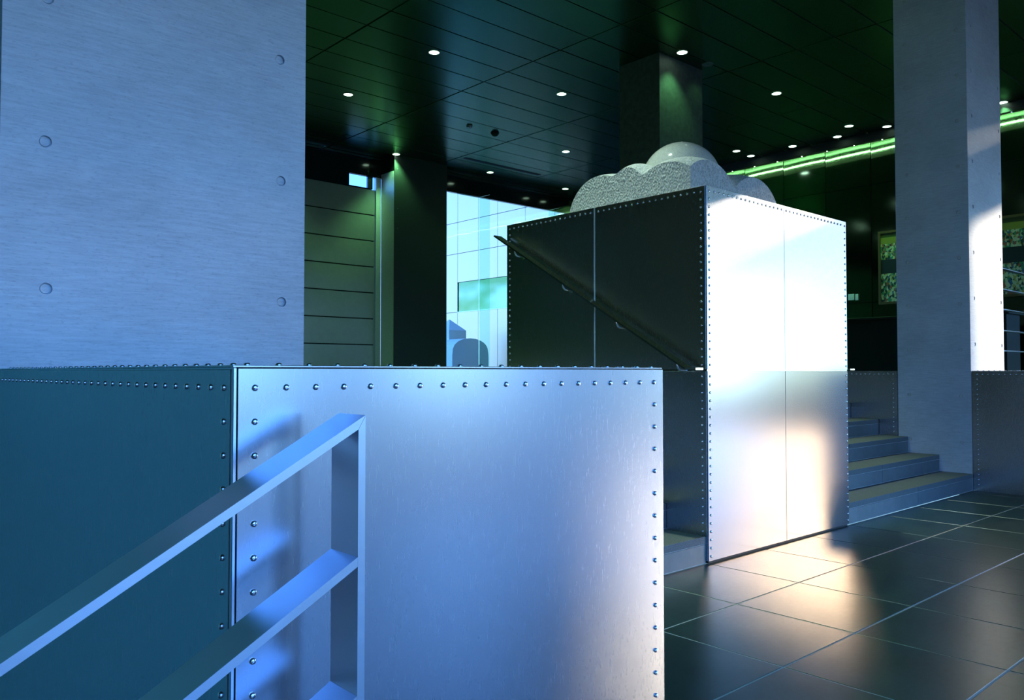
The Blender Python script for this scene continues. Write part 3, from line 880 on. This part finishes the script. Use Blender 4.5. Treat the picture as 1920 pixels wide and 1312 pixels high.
# ------------------------------------------------------------------ downlights and ceiling fittings
def downlight(px, py, label, on=1.0, at=None, col=None):
    p = onz(px, py, CEIL - 0.002) if at is None else Vector((at[0], at[1], CEIL - 0.002))
    root = thing('downlight', p, label, 'downlight', 'round ceiling downlights')
    bm = bmesh.new(); n = 24
    A = [bm.verts.new((0.083 * math.cos(2 * math.pi * k / n), 0.083 * math.sin(2 * math.pi * k / n), 0.001)) for k in range(n)]
    B = [bm.verts.new((0.083 * math.cos(2 * math.pi * k / n), 0.083 * math.sin(2 * math.pi * k / n), -0.006)) for k in range(n)]
    D = [bm.verts.new((0.072 * math.cos(2 * math.pi * k / n), 0.072 * math.sin(2 * math.pi * k / n), -0.006)) for k in range(n)]
    E_ = [bm.verts.new((0.068 * math.cos(2 * math.pi * k / n), 0.068 * math.sin(2 * math.pi * k / n), 0.0)) for k in range(n)]
    for R0, R1 in ((A, B), (B, D), (D, E_)):
        for k in range(n):
            bm.faces.new((R0[k], R0[(k + 1) % n], R1[(k + 1) % n], R1[k]))
    link('trim_ring', mesh_of(bm, 'trim_ring'), 'lamp_housing', root)
    bm = bmesh.new(); bmesh.ops.create_circle(bm, cap_ends=True, segments=24, radius=0.071)
    me = mesh_of(bm, 'lens'); link('lens', me, 'lamp_glow' if on > 0.5 else 'lamp_housing', root, (0, 0, -0.004))
    ld = bpy.data.lights.new('downlight_beam', 'SPOT')
    ld.energy = LAMP_W * on; ld.color = col or LAMP; ld.spot_size = math.radians(95 if col is None else 58); ld.spot_blend = 0.7; ld.shadow_soft_size = 0.06
    lo = bpy.data.objects.new('downlight_beam', ld); C.objects.link(lo); lo.parent = root; lo.location = (0, 0, -0.03)
for px, py, lab, on in [
    (814, 98, 'glowing round ceiling downlight nearest the top, over the black pillar edge', 1),
    (653, 177, 'glowing round ceiling downlight nearest the blue concrete pillar', 1),
    (1053, 176, 'glowing round ceiling downlight in mid ceiling, upper left of the sculpture', 1),
    (1279, 98, 'glowing round ceiling downlight directly above the sculpture', 0.6),
    (1456, 175, 'glowing round ceiling downlight alone at the upper right of the sculpture', 1),
    (743, 289, 'glowing round downlight washing green light down the black pillar', 2.5),
    (919, 323, 'glowing round downlight above the bright courtyard window', 1),
    (1061, 284, 'glowing round downlight left of the granite dome', 1),
    (1060, 354, 'small glowing downlight low at the left end of the sculpture', 1),
    (1093, 361, 'lowest small glowing downlight, partly behind the sculpture', 1),
    (1592, 236, 'left one of the two upper downlights beside the right pillar', 1),
    (1663, 237, 'glowing downlight touching the left edge of the right pillar', 1),
    (1570, 256, 'glowing downlight just under the pair beside the right pillar', 1),
    (1486, 274, 'glowing downlight halfway along the row by the panelled wall', 1),
    (1381, 283, 'upper one of two downlights close together right of the dome', 1),
    (1408, 292, 'lower one of two downlights close together right of the dome', 1),
    (1880, 192, 'small downlight at the right edge of the sunlit pillar', 1),
    (1327, 120, 'unlit dim downlight right of the one above the sculpture', 0.05)]:
    downlight(px, py, lab, on)
for x, y in ((1.62, 4.4), (4.14, 4.4), (6.66, 4.4), (1.62, 6.7), (4.14, 6.7), (6.66, 6.7), (4.14, 9.03), (4.14, 11.35), (6.66, 13.7), (4.14, 13.7), (1.62, 11.35)):  # unseen lamps added for green fill, two whiter ones to brighten the sculpture
    downlight(0, 0, 'added fill downlight out of view, ' + {1.62: 'over the blue pillar', 4.14: 'between blue pillar and pedestal', 6.66: 'in line with the pedestal back'}[x] + ', ' + {4.4: 'nearest row', 6.7: 'second row', 9.03: 'third row', 11.35: 'fourth row', 13.7: 'row by the glass'}[y], 8.0 if y < 5 and x > 4 else 1.5, (x, y), (0.72, 1.0, 0.82) if y < 5 and x > 4 else None)
p = onz(880, 236, CEIL)
d = thing('smoke_detector', p, 'small pale smoke detector on the dark ceiling', 'detector')
bm = bmesh.new(); bmesh.ops.create_cone(bm, cap_ends=True, segments=20, radius1=0.05, radius2=0.06, depth=0.03)
link('housing', mesh_of(bm, 'housing'), 'lamp_housing', d, (0, 0, -0.016))
bm = bmesh.new(); bmesh.ops.create_cone(bm, cap_ends=True, segments=16, radius1=0.02, radius2=0.03, depth=0.012)
link('sensor', mesh_of(bm, 'sensor'), 'white_plastic', d, (0, 0, -0.036))
p = onz(928, 249, CEIL)
d = thing('ceiling_speaker', p, 'black round ceiling dome beside the smoke detector', 'speaker')
bm = bmesh.new(); bmesh.ops.create_uvsphere(bm, u_segments=20, v_segments=10, radius=0.075)
for v in bm.verts: v.co.z = min(v.co.z, 0) * 0.9
link('dome', mesh_of(bm, 'dome', True), 'black_rubber', d, (0, 0, -0.004))
bm = bmesh.new(); bmesh.ops.create_cone(bm, cap_ends=True, segments=20, radius1=0.085, radius2=0.085, depth=0.006)
link('ring', mesh_of(bm, 'ring'), 'black_rubber', d, (0, 0, -0.003))
a, b_ = onz(868, 297, CEIL), onz(1015, 327, CEIL)
d = thing('air_slot', ((a.x + b_.x) / 2, (a.y + b_.y) / 2, CEIL), 'long narrow black air slot in the ceiling near the glass wall', 'vent')
for k in (-1, 0, 1):
    box('slot', (a.x, d.location.y + k * 0.035 - 0.014, CEIL - 0.006), (b_.x, d.location.y + k * 0.035 + 0.014, CEIL - 0.0015), 'black_rubber', d)
